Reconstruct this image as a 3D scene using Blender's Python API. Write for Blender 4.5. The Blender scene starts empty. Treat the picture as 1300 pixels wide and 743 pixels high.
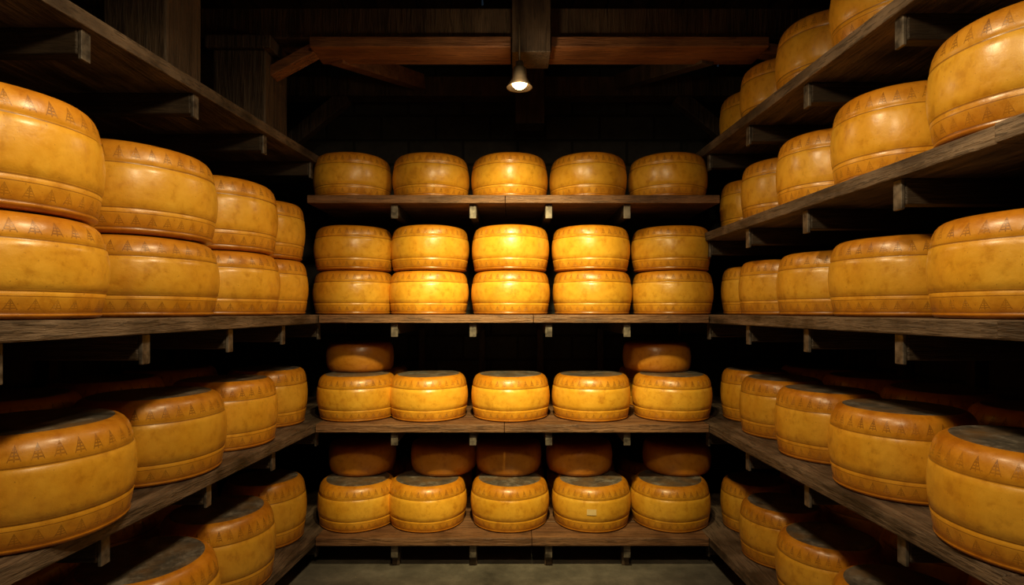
import bpy, bmesh, math, random
from mathutils import Vector, Matrix
random.seed(7)
S=bpy.context.scene
CZ=1.36   # camera height above the floor; z values below are relative to eye level
COL=S.collection
# ---------------------------------------------------------------- node helpers
def newmat(name):
    m=bpy.data.materials.new(name); m.use_nodes=True
    nt=m.node_tree; b=nt.nodes['Principled BSDF']
    return m,nt,b
def N(nt,t,**k):
    n=nt.nodes.new(t)
    for a,v in k.items(): setattr(n,a,v)
    return n
def L(nt,a,b): nt.links.new(a,b)
def M(nt,op,a,b=None,c=None,clamp=False):
    n=nt.nodes.new('ShaderNodeMath'); n.operation=op; n.use_clamp=clamp
    for i,v in enumerate((a,b,c)):
        if v is None: continue
        if isinstance(v,(int,float)): n.inputs[i].default_value=v
        else: nt.links.new(v,n.inputs[i])
    return n.outputs[0]
def ramp(nt,fac,stops):
    n=nt.nodes.new('ShaderNodeValToRGB'); e=n.color_ramp.elements
    while len(e)<len(stops): e.new(0.5)
    for i,(p,c) in enumerate(stops):
        e[i].position=p; e[i].color=(*c,1) if len(c)==3 else c
    nt.links.new(fac,n.inputs[0]); return n.outputs[0]
def mix(nt,fac,a,b,mode='MIX'):
    n=nt.nodes.new('ShaderNodeMix'); n.data_type='RGBA'; n.blend_type=mode
    for s,v in ((n.inputs[0],fac),(n.inputs[6],a),(n.inputs[7],b)):
        if isinstance(v,(int,float)): s.default_value=v
        elif isinstance(v,tuple): s.default_value=(*v,1)
        else: nt.links.new(v,s)
    return n.outputs[2]
def noise(nt,vec,scale,detail=4,rough=.55):
    n=nt.nodes.new('ShaderNodeTexNoise'); n.inputs['Scale'].default_value=scale
    n.inputs['Detail'].default_value=detail; n.inputs['Roughness'].default_value=rough
    if vec is not None: nt.links.new(vec,n.inputs['Vector'])
    return n.outputs['Fac']
def bump(nt,b,h,strength,dist=.01):
    n=nt.nodes.new('ShaderNodeBump'); n.inputs['Strength'].default_value=strength
    n.inputs['Distance'].default_value=dist
    nt.links.new(h,n.inputs['Height']); nt.links.new(n.outputs[0],b.inputs['Normal'])
# ---------------------------------------------------------------- materials
def cheese_rind(name,c1,c2,pattern=True):
    m,nt,b=newmat(name)
    tc=N(nt,'ShaderNodeTexCoord'); oi=N(nt,'ShaderNodeObjectInfo')
    sep=N(nt,'ShaderNodeSeparateXYZ'); L(nt,tc.outputs['Object'],sep.inputs[0])
    x,y,z=sep.outputs
    off=N(nt,'ShaderNodeVectorMath',operation='ADD'); L(nt,tc.outputs['Object'],off.inputs[0])
    cmb=N(nt,'ShaderNodeCombineXYZ')
    r=M(nt,'MULTIPLY',oi.outputs['Random'],37.0)
    for i in range(3): L(nt,r,cmb.inputs[i])
    L(nt,cmb.outputs[0],off.inputs[1]); v=off.outputs[0]
    n1=noise(nt,v,1.6,3); n2=noise(nt,v,7,6,.6); n3=noise(nt,v,34,2,.5); n4=noise(nt,v,3.2,5,.6)
    base=mix(nt,M(nt,'MULTIPLY_ADD',n1,2.4,-.7,clamp=True),c1,c2)
    # soft rubbed variation and a few small dark pits in the wax
    sc=ramp(nt,n2,[(.30,(.60,.46,.32)),(.46,(.92,.87,.78)),(.60,(1.0,1.0,1.0)),(.8,(1.0,1.0,1.0))])
    base=mix(nt,.65,base,sc,'MULTIPLY')
    # brownish worn patches
    base=mix(nt,M(nt,'MULTIPLY',M(nt,'MULTIPLY_ADD',n4,4.0,-2.15,clamp=True),.45),base,(.55,.24,.03))
    base=mix(nt,M(nt,'MULTIPLY',M(nt,'GREATER_THAN',n3,.725),.5),base,(.24,.09,.01))
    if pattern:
        ang=M(nt,'MULTIPLY',M(nt,'ARCTAN2',y,x),34/(2*math.pi))
        fr=M(nt,'FRACT',M(nt,'ADD',ang,100.0))
        a=M(nt,'ABSOLUTE',M(nt,'SUBTRACT',fr,.5))          # 0 centre .. .5
        def band(z0,z1):
            t=M(nt,'DIVIDE',M(nt,'SUBTRACT',z,z0),(z1-z0))
            inb=M(nt,'MULTIPLY',M(nt,'GREATER_THAN',t,0.0),M(nt,'LESS_THAN',t,1.0))
            w=M(nt,'MULTIPLY',M(nt,'SUBTRACT',1.0,t),.31)
            d=M(nt,'SUBTRACT',w,a)
            tri=M(nt,'GREATER_THAN',d,0.0)
            hatch=M(nt,'GREATER_THAN',M(nt,'FRACT',M(nt,'MULTIPLY',t,5.0)),.55)
            edge=M(nt,'LESS_THAN',d,.05)
            stem=M(nt,'LESS_THAN',a,.03)
            f=M(nt,'MULTIPLY',tri,M(nt,'MAXIMUM',M(nt,'MAXIMUM',edge,stem),hatch))
            return M(nt,'MULTIPLY',f,inb)
        bt=band(.785,.925); bb=band(.09,.195)
        pat=M(nt,'ADD',bt,M(nt,'MULTIPLY',bb,.8),clamp=True)
        worn=M(nt,'MULTIPLY_ADD',n2,3.0,-.8,clamp=True)
        pat=M(nt,'MULTIPLY',pat,worn)
        # grime collected in the carved bands
        inb=M(nt,'ADD',M(nt,'GREATER_THAN',z,.745),M(nt,'LESS_THAN',z,.255),clamp=True)
        grime=M(nt,'MULTIPLY',inb,M(nt,'MULTIPLY_ADD',n4,3.0,-1.15,clamp=True))
        base=mix(nt,M(nt,'MULTIPLY',grime,.34),base,(.42,.18,.015))
        base=mix(nt,M(nt,'MULTIPLY',pat,.66),base,(.18,.070,.009))
        # grooves hold dirt
        def line(z0,w): return M(nt,'LESS_THAN',M(nt,'ABSOLUTE',M(nt,'SUBTRACT',z,z0)),w)
        ln=M(nt,'ADD',line(.735,.008),M(nt,'ADD',line(.265,.008),M(nt,'ADD',line(.062,.009),line(.215,.004))),clamp=True)
        base=mix(nt,M(nt,'MULTIPLY',ln,.65),base,(.17,.06,.007))
    # bands are deeper orange than the rubbed waist
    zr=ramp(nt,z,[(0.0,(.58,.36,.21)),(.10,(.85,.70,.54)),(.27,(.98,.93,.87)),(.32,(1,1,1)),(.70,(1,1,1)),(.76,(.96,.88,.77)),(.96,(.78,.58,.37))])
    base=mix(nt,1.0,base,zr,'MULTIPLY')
    hv=M(nt,'MULTIPLY_ADD',oi.outputs['Random'],.30,.80)
    hs=N(nt,'ShaderNodeHueSaturation'); L(nt,hv,hs.inputs['Value']); L(nt,base,hs.inputs['Color'])
    L(nt,hs.outputs[0],b.inputs['Base Color'])
    L(nt,M(nt,'MULTIPLY_ADD',n2,.35,.20),b.inputs['Roughness'])
    b.inputs['Coat Weight'].default_value=.3; b.inputs['Coat Roughness'].default_value=.25
    h=M(nt,'ADD',M(nt,'MULTIPLY',n1,.9),M(nt,'MULTIPLY',n2,.22))
    if pattern: h=M(nt,'ADD',h,M(nt,'MULTIPLY',pat,-.3))
    bump(nt,b,h,.55,.012)
    return m
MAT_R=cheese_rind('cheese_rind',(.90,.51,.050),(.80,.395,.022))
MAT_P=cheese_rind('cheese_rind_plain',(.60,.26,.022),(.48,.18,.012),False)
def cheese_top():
    m,nt,b=newmat('cheese_top_mottled')  # mottled dark grey-brown for the top faces of the wheels
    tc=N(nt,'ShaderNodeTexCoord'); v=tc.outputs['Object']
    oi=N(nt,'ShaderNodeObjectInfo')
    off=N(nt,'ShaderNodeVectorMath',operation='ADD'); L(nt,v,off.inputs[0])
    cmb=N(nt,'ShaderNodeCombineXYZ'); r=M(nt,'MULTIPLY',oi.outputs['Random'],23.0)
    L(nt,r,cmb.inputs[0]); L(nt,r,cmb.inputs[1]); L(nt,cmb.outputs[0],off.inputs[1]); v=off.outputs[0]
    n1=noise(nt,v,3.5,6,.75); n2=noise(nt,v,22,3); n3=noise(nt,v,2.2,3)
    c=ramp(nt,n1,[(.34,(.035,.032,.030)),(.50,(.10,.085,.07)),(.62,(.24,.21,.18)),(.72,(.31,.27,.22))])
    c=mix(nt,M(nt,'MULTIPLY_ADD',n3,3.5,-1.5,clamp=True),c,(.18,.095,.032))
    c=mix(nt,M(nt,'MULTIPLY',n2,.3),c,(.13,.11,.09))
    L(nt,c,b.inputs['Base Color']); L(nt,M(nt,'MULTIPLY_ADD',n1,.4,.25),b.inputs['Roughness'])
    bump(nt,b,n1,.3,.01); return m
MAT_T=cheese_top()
def wood(name,cd,cm,cl,axis=1,scale=1.0,rough=.6):
    m,nt,b=newmat(name)
    tc=N(nt,'ShaderNodeTexCoord'); mp=N(nt,'ShaderNodeMapping'); L(nt,tc.outputs['Object'],mp.inputs[0])
    s=[14*scale]*3; s[axis]=1.3*scale; mp.inputs['Scale'].default_value=s
    n1=noise(nt,mp.outputs[0],1.5,6,.65); n2=noise(nt,tc.outputs['Object'],5,5,.6)
    n3=noise(nt,mp.outputs[0],6,3,.6)
    c=ramp(nt,n1,[(.3,cd),(.52,cm),(.75,cl)])
    c=mix(nt,M(nt,'MULTIPLY',M(nt,'MULTIPLY_ADD',n2,3.4,-1.35,clamp=True),.6),c,cl)
    c=mix(nt,M(nt,'MULTIPLY',M(nt,'GREATER_THAN',n3,.58),.6),c,cd)
    L(nt,c,b.inputs['Base Color']); L(nt,M(nt,'MULTIPLY_ADD',n2,.4,rough-.2),b.inputs['Roughness'])
    bump(nt,b,M(nt,'ADD',n1,M(nt,'MULTIPLY',n3,.6)),.85,.010)
    return m
W_SIDE=wood('shelf_wood_side',(.018,.011,.007),(.062,.040,.027),(.29,.205,.14),1)
W_BACK=wood('shelf_wood_back',(.045,.020,.009),(.14,.062,.026),(.32,.165,.075),0)
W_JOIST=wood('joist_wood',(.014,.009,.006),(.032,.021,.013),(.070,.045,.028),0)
W_POST=wood('post_wood',(.022,.014,.009),(.058,.036,.023),(.12,.076,.046),2,.7)
W_BEAM=wood('beam_wood',(.08,.028,.011),(.20,.075,.028),(.34,.15,.055),0,.8)
W_ROOF=wood('roof_plank',(.03,.020,.014),(.07,.046,.031),(.13,.09,.058),1,.7)
def steel():
    m,nt,b=newmat('bracket_steel'); tc=N(nt,'ShaderNodeTexCoord')
    n=noise(nt,tc.outputs['Object'],30,4)
    L(nt,ramp(nt,n,[(.35,(.05,.04,.034)),(.65,(.22,.19,.16))]),b.inputs['Base Color'])
    b.inputs['Metallic'].default_value=.4; b.inputs['Roughness'].default_value=.5
    return m
STEEL=steel()
def blockwall():
    m,nt,b=newmat('block_wall'); tc=N(nt,'ShaderNodeTexCoord')
    sep=N(nt,'ShaderNodeSeparateXYZ'); L(nt,tc.outputs['Object'],sep.inputs[0])
    cmb=N(nt,'ShaderNodeCombineXYZ')
    L(nt,M(nt,'ADD',sep.outputs[0],sep.outputs[1]),cmb.inputs[0]); L(nt,sep.outputs[2],cmb.inputs[1])
    br=N(nt,'ShaderNodeTexBrick'); L(nt,cmb.outputs[0],br.inputs['Vector'])
    br.inputs['Scale'].default_value=1.0; br.inputs['Brick Width'].default_value=.38; br.inputs['Row Height'].default_value=.17
    br.inputs['Mortar Size'].default_value=.010
    br.inputs['Color1'].default_value=(.072,.068,.063,1); br.inputs['Color2'].default_value=(.050,.048,.046,1); br.inputs['Mortar'].default_value=(.026,.025,.024,1)
    n=noise(nt,tc.outputs['Object'],12,6,.65)
    c=mix(nt,.7,br.outputs['Color'],ramp(nt,n,[(.3,(.5,.5,.5)),(.7,(1.2,1.2,1.2))]),'MULTIPLY')
    L(nt,c,b.inputs['Base Color']); b.inputs['Roughness'].default_value=.9
    bump(nt,b,M(nt,'SUBTRACT',M(nt,'MULTIPLY',n,.4),br.outputs['Fac']),.6,.01)
    return m
WALL=blockwall()
def concrete():
    m,nt,b=newmat('floor_concrete'); tc=N(nt,'ShaderNodeTexCoord'); v=tc.outputs['Object']
    n=noise(nt,v,3,8,.7); n2=noise(nt,v,60,3)
    c=ramp(nt,n,[(.3,(.06,.054,.045)),(.5,(.16,.145,.12)),(.7,(.30,.27,.225))])
    c=mix(nt,M(nt,'MULTIPLY',n2,.4),c,(.10,.09,.075))
    L(nt,c,b.inputs['Base Color']); L(nt,M(nt,'MULTIPLY_ADD',n,.5,.3),b.inputs['Roughness'])
    bump(nt,b,n2,.3,.004); return m
CONC=concrete()
def simple(name,col,rough=.5,metal=0,emit=0,ecol=None):
    m,nt,b=newmat(name); tc=N(nt,'ShaderNodeTexCoord'); n=noise(nt,tc.outputs['Object'],20,3)
    L(nt,mix(nt,M(nt,'MULTIPLY',n,.4),col,tuple(c*.6 for c in col)),b.inputs['Base Color'])
    b.inputs['Roughness'].default_value=rough; b.inputs['Metallic'].default_value=metal
    if emit: b.inputs['Emission Color'].default_value=(*ecol,1); b.inputs['Emission Strength'].default_value=emit
    return m
LAMPM=simple('lamp_metal',(.16,.12,.08),.4,.8)
BULB=simple('lamp_bulb_glass',(1,.9,.7),.3,0,14,(1,.66,.28))
PAPER=simple('label_paper',(.80,.60,.28),.7)
# ---------------------------------------------------------------- mesh helpers
def obj(name,me,mats,parent=None,loc=(0,0,0)):
    o=bpy.data.objects.new(name,me); COL.objects.link(o)
    if not me.materials:
        for m in mats: me.materials.append(m)
    o.location=loc
    if parent: o.parent=parent
    return o
def empty(name,loc=(0,0,0)):
    o=bpy.data.objects.new(name,None); o.empty_display_size=.1; COL.objects.link(o); o.location=loc; return o
def hexa(name,bot,top,mat,parent=None,bev=.004):
    """8-corner solid; bot/top lists of 4 (x,y,z) in relative z"""
    me=bpy.data.meshes.new(name); bm=bmesh.new()
    vs=[bm.verts.new((x,y,z+CZ)) for x,y,z in bot+top]
    for f in ((3,2,1,0),(4,5,6,7),(0,1,5,4),(1,2,6,5),(2,3,7,6),(3,0,4,7)): bm.faces.new([vs[i] for i in f])
    bmesh.ops.recalc_face_normals(bm,faces=bm.faces)
    if bev: bmesh.ops.bevel(bm,geom=list(bm.edges),offset=bev,segments=2,affect='EDGES',profile=.5)
    bm.to_mesh(me); bm.free()
    return obj(name,me,[mat],parent)
def box(name,x0,x1,y0,y1,z0,z1,mat,parent=None,bev=.004):
    if x0>x1: x0,x1=x1,x0
    c=[(x0,y0),(x1,y0),(x1,y1),(x0,y1)]
    return hexa(name,[(x,y,z0) for x,y in c],[(x,y,z1) for x,y in c],mat,parent,bev)
def beam(name,p,q,w,h,mat,parent=None):
    p=Vector(p); q=Vector(q); d=(q-p).normalized()
    up=Vector((0,0,1)) if abs(d.z)<.9 else Vector((0,1,0))
    s=d.cross(up).normalized(); u=s.cross(d)
    def quad(c): return [tuple(c+s*a*w/2+u*b*h/2) for a,b in ((-1,-1),(1,-1),(1,1),(-1,1))]
    return hexa(name,quad(p),quad(q),mat,parent)
# ---------------------------------------------------------------- cheese wheels
PROF=[(0,0),(.45,0),(.85,0),(.900,.008),(.932,.03),(.938,.050),(.922,.062),(.930,.074),(.946,.12),(.960,.20),(.970,.25),(.957,.265),(.975,.28),
      (.990,.36),(.998,.44),(1.0,.50),(.997,.58),(.987,.66),(.976,.72),(.956,.735),(.967,.75),(.960,.80),(.945,.86),(.918,.915),(.882,.955),(.838,.982),(.79,.996),(.75,1.0),(.40,.998),(0,.998)]
PLAIN=[(0,0),(.5,0),(.86,0),(.92,.03),(.965,.14),(.99,.3),(1.0,.5),(.99,.7),(.965,.86),(.92,.965),(.86,1.0),(.5,1.0),(0,1.0)]
def cheese_mesh(name,prof,seed,mats,topcut):
    rnd=random.Random(seed); ph=[rnd.uniform(0,6.28) for _ in range(4)]; am=[rnd.uniform(.002,.009) for _ in range(4)]
    tilt=rnd.uniform(-.016,.016); tp=rnd.uniform(0,6.28)
    bm=bmesh.new(); n=72; rings=[]
    for r,z in prof:
        if r==0: rings.append([bm.verts.new((0,0,z))]); continue
        ring=[]
        for i in range(n):
            a=2*math.pi*i/n
            rr=r*(1-.008+sum(am[k]*math.sin((k+2)*a+ph[k]+z*1.5*(k-1)) for k in range(4))*.9)
            zz=z+(tilt*math.cos(a+tp)*r if z>.3 else 0)*z
            ring.append(bm.verts.new((rr*math.cos(a),rr*math.sin(a),zz)))
        rings.append(ring)
    for k in range(len(rings)-1):
        A,B=rings[k],rings[k+1]
        for i in range(n):
            j=(i+1)%n
            if len(A)==1: f=bm.faces.new((A[0],B[j],B[i]))
            elif len(B)==1: f=bm.faces.new((A[i],A[j],B[0]))
            else: f=bm.faces.new((A[i],A[j],B[j],B[i]))
            f.smooth=True
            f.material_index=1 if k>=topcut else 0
    bm.to_mesh(me:=bpy.data.meshes.new(name)); bm.free()
    for m in mats: me.materials.append(m)
    return me
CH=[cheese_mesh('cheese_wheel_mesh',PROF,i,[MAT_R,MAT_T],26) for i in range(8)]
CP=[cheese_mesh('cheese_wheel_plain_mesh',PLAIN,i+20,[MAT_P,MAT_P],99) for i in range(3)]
cnt=0
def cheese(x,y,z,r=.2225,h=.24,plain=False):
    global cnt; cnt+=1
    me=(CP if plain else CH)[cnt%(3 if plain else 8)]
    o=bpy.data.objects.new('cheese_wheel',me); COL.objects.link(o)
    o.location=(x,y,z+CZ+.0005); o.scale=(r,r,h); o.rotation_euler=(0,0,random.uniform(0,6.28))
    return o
# back rack --------------------------------------------------------------
ZB=[.605,-.02,-.592,-1.184]
YC=3.195
for x in (-.895,-.454,-.013,.428,.873): cheese(x,YC,ZB[0],.2175,.243)
for x in (-.885,-.468,-.009,.450,.900):
    cheese(x,YC,ZB[1],.2245,.238)
for x in (-.885,-.460,-.009,.440,.893):
    cheese(x,YC,ZB[1]+.239,.2195,.241)
for x in (-.872,-.470,-.009,.447,.900): cheese(x,YC+.01,ZB[2],.2225,.240)
for x in (-.885,.905):
    cheese(x,YC+.47,ZB[2],.2225,.240)
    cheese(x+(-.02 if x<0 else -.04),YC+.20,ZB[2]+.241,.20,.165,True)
lab=None
for i,x in enumerate((-.872,-.478,-.014,.446,.893)):
    c=cheese(x,YC+.02,ZB[3],.2225,.242)
    if i==3: lab=c
    cheese(x,YC+.468,ZB[3],.2215,.242)
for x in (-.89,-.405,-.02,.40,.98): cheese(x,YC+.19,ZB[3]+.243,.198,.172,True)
# small paper label on one wheel
lab.rotation_euler=(0,0,0)
bm=bmesh.new(); vs=[]
for k in range(5):
    a=math.radians(-103+k*3.2)
    vs.append([bm.verts.new((1.001*math.cos(a),1.001*math.sin(a),zz)) for zz in (.43,.56)])
for k in range(4): bm.faces.new((vs[k][0],vs[k+1][0],vs[k+1][1],vs[k][1]))
me=bpy.data.meshes.new('paper_label'); bm.to_mesh(me); bm.free()
o=obj('paper_label',me,[PAPER]); o.parent=lab
# left bank --------------------------------------------------------------
LZ=[.845,-.02,-.592,-1.184]
for (x,y,r,h1,h2) in ((-1.25,.79,.25,.24,.27),(-1.25,1.33,.25,.238,.275),(-1.25,1.88,.25,.250,.284),(-1.25,2.42,.245,.262,.298),(-1.265,2.885,.215,.275,.285)):
    cheese(x,y,LZ[1],r,h1); cheese(x-.01,y+(.01 if y<2.8 else 0),LZ[1]+h1+.002,r*.985,h2)
for (x,y,r) in ((-1.35,1.02,.25),(-1.335,1.56,.255),(-1.33,2.09,.25),(-1.29,2.55,.225),(-1.295,3.0,.205)):
    cheese(x,y,LZ[2],r,.29)
for y in (1.0,1.52,2.05,2.56,3.05): cheese(-1.835,y,LZ[2],.24,.29)
for (x,y,r,h) in ((-1.30,1.45,.24,.32),(-1.29,1.98,.245,.32),(-1.285,2.48,.235,.32),(-1.29,2.95,.21,.32)):
    cheese(x,y,LZ[3],r,h)
for y in (1.5,2.0,2.5,3.0): cheese(-1.82,y,LZ[3],.24,.3)
# right bank -------------------------------------------------------------
RZ=[.885,.42,-.02,-.592,-1.184]
RC=[(1.33,.90,.23),(1.30,1.40,.228),(1.30,1.90,.215),(1.30,2.33,.203),(1.30,2.735,.195),(1.335,3.12,.185)]
for zi,h in ((0,.285),(1,.285),(2,.255),(3,.275),(4,.265)):
    for (x,y,r) in RC:
        cheese(x+random.uniform(0,.01),y,RZ[zi],r,h*random.uniform(.985,1.01))
for zi in (3,4):
    for y in (.95,1.42,1.90,2.37,2.84,3.3): cheese(1.79,y,RZ[zi],.22,.27)
# ---------------------------------------------------------------- shelves
TH=.045
JY=(.55,1.15,1.62,2.10,2.58,3.05,3.55)
def side_rack(sign,levels,ed):
    w=sign*2.084
    for i,z in enumerate(levels):
        e=empty('wooden_shelf')
        xa,xb=ed[i]      # edge x at y=2.95 and y=.2
        f=lambda y: xb+(xa-xb)*(y-.2)/2.75
        segs=[.2,1.27 if sign>0 else .9,3.93]
        for k in range(2):
            y0,y1=segs[k]+.002,segs[k+1]-.002
            o=(.012 if (k==0 and sign>0) else 0)*-sign
            n=4
            for j in range(n):   # boards side by side across the depth
                t0,t1=j/n,(j+1)/n
                g=.002
                def X(y,t): return (f(y)+o)+(w-(f(y)+o))*t
                bot=[(X(y0,t0)+sign*g,y0,z-TH),(X(y0,t1)-sign*g,y0,z-TH),(X(y1,t1)-sign*g,y1,z-TH),(X(y1,t0)+sign*g,y1,z-TH)]
                top=[(a,b,z-.0) for a,b,_ in bot]
                hexa('shelf_board',bot,top,W_SIDE,e)
        for y in JY:
            h=.075
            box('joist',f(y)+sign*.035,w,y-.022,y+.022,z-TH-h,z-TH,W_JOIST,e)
            box('joist_plate',f(y)+sign*.024,f(y)+sign*.0345,y-.018,y+.018,z-TH-h-.012,z-TH-.001,STEEL,e,.002)
    for y in JY:
        box('rack_upright',sign*2.085,sign*2.149,y-.024,y+.024,-CZ,1.1 if sign>0 else .9,W_POST)
side_rack(-1,LZ,[(-1.063,-1.33),(-1.012,-1.03),(-1.03,-1.25),(-1.03,-1.25)])
side_rack(1,RZ,[(1.035,1.13),(1.035,1.12),(1.035,1.13),(1.03,1.15),(1.03,1.15)])
for i,z in enumerate(ZB):
    e=empty('wooden_shelf')
    xl,xr=(-1.07,1.085) if i==0 else (-1.008,1.028)
    if i>=2: xl=-1.026
    cuts=[xl,xl+(xr-xl)*(.55 if i%2 else .48),xr]
    ys=[2.955,3.19,3.42,3.65,3.888]
    for k in range(2):
        for j in range(4):
            box('shelf_board',cuts[k]+.001,cuts[k+1]-.001,ys[j]+.001,ys[j+1]-.002,z-.042,z,W_BACK,e,.003)
    for x in (-.62,-.206,.194,.607):
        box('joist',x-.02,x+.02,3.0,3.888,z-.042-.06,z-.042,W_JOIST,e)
        box('joist_plate',x-.018,x+.018,2.988,2.9995,z-.042-.075,z-.043,STEEL,e,.002)
        if i==3: box('foot',x-.02,x+.02,3.03,3.07,-CZ,z-.102,W_POST,e)
for x in (-.62,-.206,.194,.607):
    box('rack_upright',x-.022,x+.022,3.889,3.949,-CZ,.6,W_POST)
# ---------------------------------------------------------------- room
X0,X1,Y0,Y1=-2.15,2.15,-1.6,3.95; EZ,RZg=1.42,2.2
box('floor',X0-.1,X1+.1,Y0-.1,Y1+.1,-CZ-.1,-CZ,CONC,None,0)
box('wall_left',X0-.1,X0,Y0,Y1,-CZ,EZ,WALL,None,0)
box('wall_right',X1,X1+.1,Y0,Y1,-CZ,EZ,WALL,None,0)
def gable(name,ya,yb):
    me=bpy.data.meshes.new(name); bm=bmesh.new()
    pts=[(X0-.1,-CZ),(X1+.1,-CZ),(X1+.1,EZ),(0,RZg),(X0-.1,EZ)]
    A=[bm.verts.new((x,ya,z+CZ)) for x,z in pts]; B=[bm.verts.new((x,yb,z+CZ)) for x,z in pts]
    bm.faces.new(A); bm.faces.new(B[::-1])
    for i in range(5): bm.faces.new((A[i],B[i],B[(i+1)%5],A[(i+1)%5]))
    bmesh.ops.recalc_face_normals(bm,faces=bm.faces); bm.to_mesh(me); bm.free(); return obj(name,me,[WALL])
gable('wall_back',Y1,Y1+.1); gable('wall_front',Y0-.1,Y0)
# plank ceiling on two slopes
e=empty('ceiling')
for s in (-1,1):
    npl=11
    for k in range(npl):
        t0,t1=k/npl,(k+1)/npl
        def P(t,y,dz): return (s*(X1+.1)*(1-t),y,EZ+(RZg-EZ)*t+dz)
        a,b=t0+.003,t1-.003
        hexa('ceiling_plank',[P(a,Y0,0),P(b,Y0,0),P(b,Y1,0),P(a,Y1,0)],[P(a,Y0,.04),P(b,Y0,.04),P(b,Y1,.04),P(a,Y1,.04)],W_ROOF,e,0)
    hexa('ceiling_deck',[P(0,Y0,.045),P(1,Y0,.045),P(1,Y1,.045),P(0,Y1,.045)],[P(0,Y0,.08),P(1,Y0,.08),P(1,Y1,.08),P(0,Y1,.08)],W_ROOF,e,0)
# trusses
e=empty('roof_truss')
TY=2.62
box('tie_beam',X0,X1,TY,TY+.15,1.262,1.40,W_POST,e)
box('tie_beam_lit_edge',-.93,-.005,TY-.02,TY+.17,1.212,1.26,W_BEAM,e)  # tie beam's lit lower edge, put in as a redder, lighter strip
box('tie_beam_lit_edge',.18,1.18,TY-.02,TY+.17,1.212,1.26,W_BEAM,e)
box('king_post',0.0,.175,TY-.06,TY+.12,1.17,2.05,W_POST,e)
beam('brace',(-.93,TY+.07,1.235),(-1.14,TY+.07,1.12),.08,.045,W_BEAM,e)
beam('brace',(1.18,TY+.07,1.235),(1.36,TY+.07,1.21),.08,.045,W_BEAM,e)
beam('rafter',(-2.05,TY+.07,1.38),(0,TY+.07,2.10),.1,.1,W_POST,e)
beam('rafter',(2.05,TY+.07,1.38),(0.18,TY+.07,2.06),.1,.1,W_POST,e)
box('tie_beam',X0,X1,3.55,3.67,1.35,1.47,W_POST,e)
box('hanging_post',.02,.20,3.50,3.66,1.16,2.0,W_POST,e)
for s in (-1,1):
    beam('strut',(s*.90+.05,TY+.12,1.24),(s*.62+.05,3.52,1.42),.07,.09,W_BEAM if s<0 else W_POST,e)
    beam('knee_brace',(s*1.55,3.6,.95),(s*1.05,3.6,1.36),.07,.09,W_POST,e)
    for px,pz in ((.75,1.86),(1.45,1.61)):
        box('purlin',s*px-.045,s*px+.045,Y0,Y1,pz-.06,pz+.04,W_POST,e)
box('tie_beam',X0,X1,1.98,2.13,1.262,1.40,W_POST,e)
box('king_post',0.0,.16,1.97,2.12,1.40,2.05,W_POST,e)
box('post',-1.42,-1.20,1.97,2.19,.846,1.261,W_POST,e,.006)
box('post',-1.37,-1.13,2.60,2.85,.846,1.199,W_POST,e,.006); box('post_cap',-1.40,-1.10,2.58,2.87,1.20,1.261,W_POST,e,.006)
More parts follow.
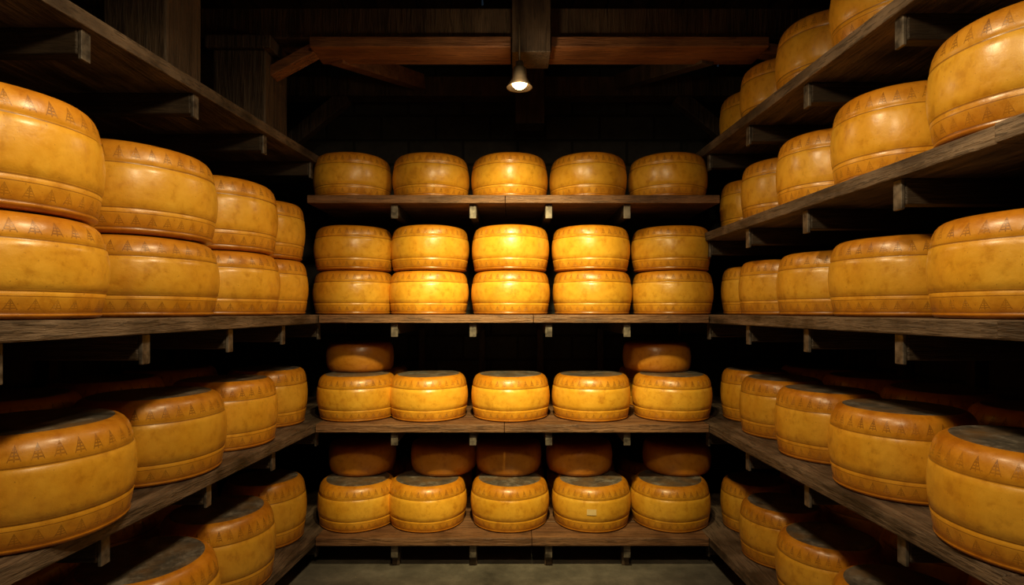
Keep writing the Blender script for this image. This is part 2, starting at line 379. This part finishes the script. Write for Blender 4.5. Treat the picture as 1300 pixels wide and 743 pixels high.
# ---------------------------------------------------------------- lamps
def lathe(name,prof,mat,parent,n=32):
    bm=bmesh.new(); R=[]
    for r,z in prof: R.append([bm.verts.new((r*math.cos(2*math.pi*i/n),r*math.sin(2*math.pi*i/n),z)) for i in range(n)])
    for k in range(len(R)-1):
        for i in range(n):
            f=bm.faces.new((R[k][i],R[k][(i+1)%n],R[k+1][(i+1)%n],R[k+1][i])); f.smooth=True
    me=bpy.data.meshes.new(name); bm.to_mesh(me); bm.free(); return obj(name,me,[mat],parent)
def light(name,kind,parent,loc,energy,rad,tilt=0,size=0,blend=.8,col=(1,.76,.42),rz=0):
    ld=bpy.data.lights.new(name,kind); ld.energy=energy; ld.color=col; ld.shadow_soft_size=rad
    if kind=='SPOT': ld.spot_size=math.radians(size); ld.spot_blend=blend
    lo=bpy.data.objects.new(name,ld); COL.objects.link(lo); lo.parent=parent; lo.location=loc; lo.rotation_euler=(tilt,0,rz)
def pendant(x,y,z,top,sc=1.0):
    e=empty('pendant_lamp',(x,y,z+CZ)); e.scale=(sc,)*3
    # socket, neck and short cylindrical can with a flared rim
    lathe('shade',[(.010,.115),(.018,.113),(.020,.090),(.030,.084),(.034,.040),(.044,.022),(.056,.004),(.058,.0),(.054,.002),(.040,.022),(.030,.036),(.001,.05)],LAMPM,e)
    lathe('bulb',[(.0005,-.006),(.020,-.002),(.032,.010),(.034,.022),(.020,.040),(.0005,.045)],BULB,e)
    lathe('cord',[(.004,.11),(.004,(top-z)/sc)],LAMPM,e,8)
    return e
R=math.radians
p=pendant(.033,2.50,.985,1.262)
light('lamp_light','SPOT',p,(0,0,-.035),7,.03,R(5),172)
light('lamp_glow','POINT',p,(0,-.085,-.01),3.0,.03)
p=pendant(0,1.25,1.35,2.15,1.6)  # unseen pendant added above the aisle to light wheels and rack
light('lamp_light','SPOT',p,(0,0,-.035),56,.07,0,168,.6)
light('key_beam','SPOT',p,(0,.02,-.05),350,.06,R(50),54,1.0,(1,.80,.34))  # key spot added to brighten the middle rows of the back rack
p=pendant(0,.35,1.30,2.15,1.6)  # second unseen pendant, added near the camera as fill
light('lamp_light','SPOT',p,(0,0,-.035),56,.08,R(15),165,.6)
light('lamp_glow','POINT',p,(0,.10,.0),2.5,.05)
# ---------------------------------------------------------------- world & camera
w=bpy.data.worlds.new('world'); S.world=w; w.use_nodes=True
w.node_tree.nodes['Background'].inputs[0].default_value=(.012,.02,.03,1); w.node_tree.nodes['Background'].inputs[1].default_value=.5
cd=bpy.data.cameras.new('camera'); cam=bpy.data.objects.new('camera',cd); COL.objects.link(cam)
cam.location=(0,0,CZ); cam.rotation_euler=(math.pi/2,0,0)
cd.sensor_width=36; cd.lens=36*720/1300; cd.shift_y=23.5/1300; cd.clip_start=.02
S.camera=cam
S.view_settings.view_transform='Standard'
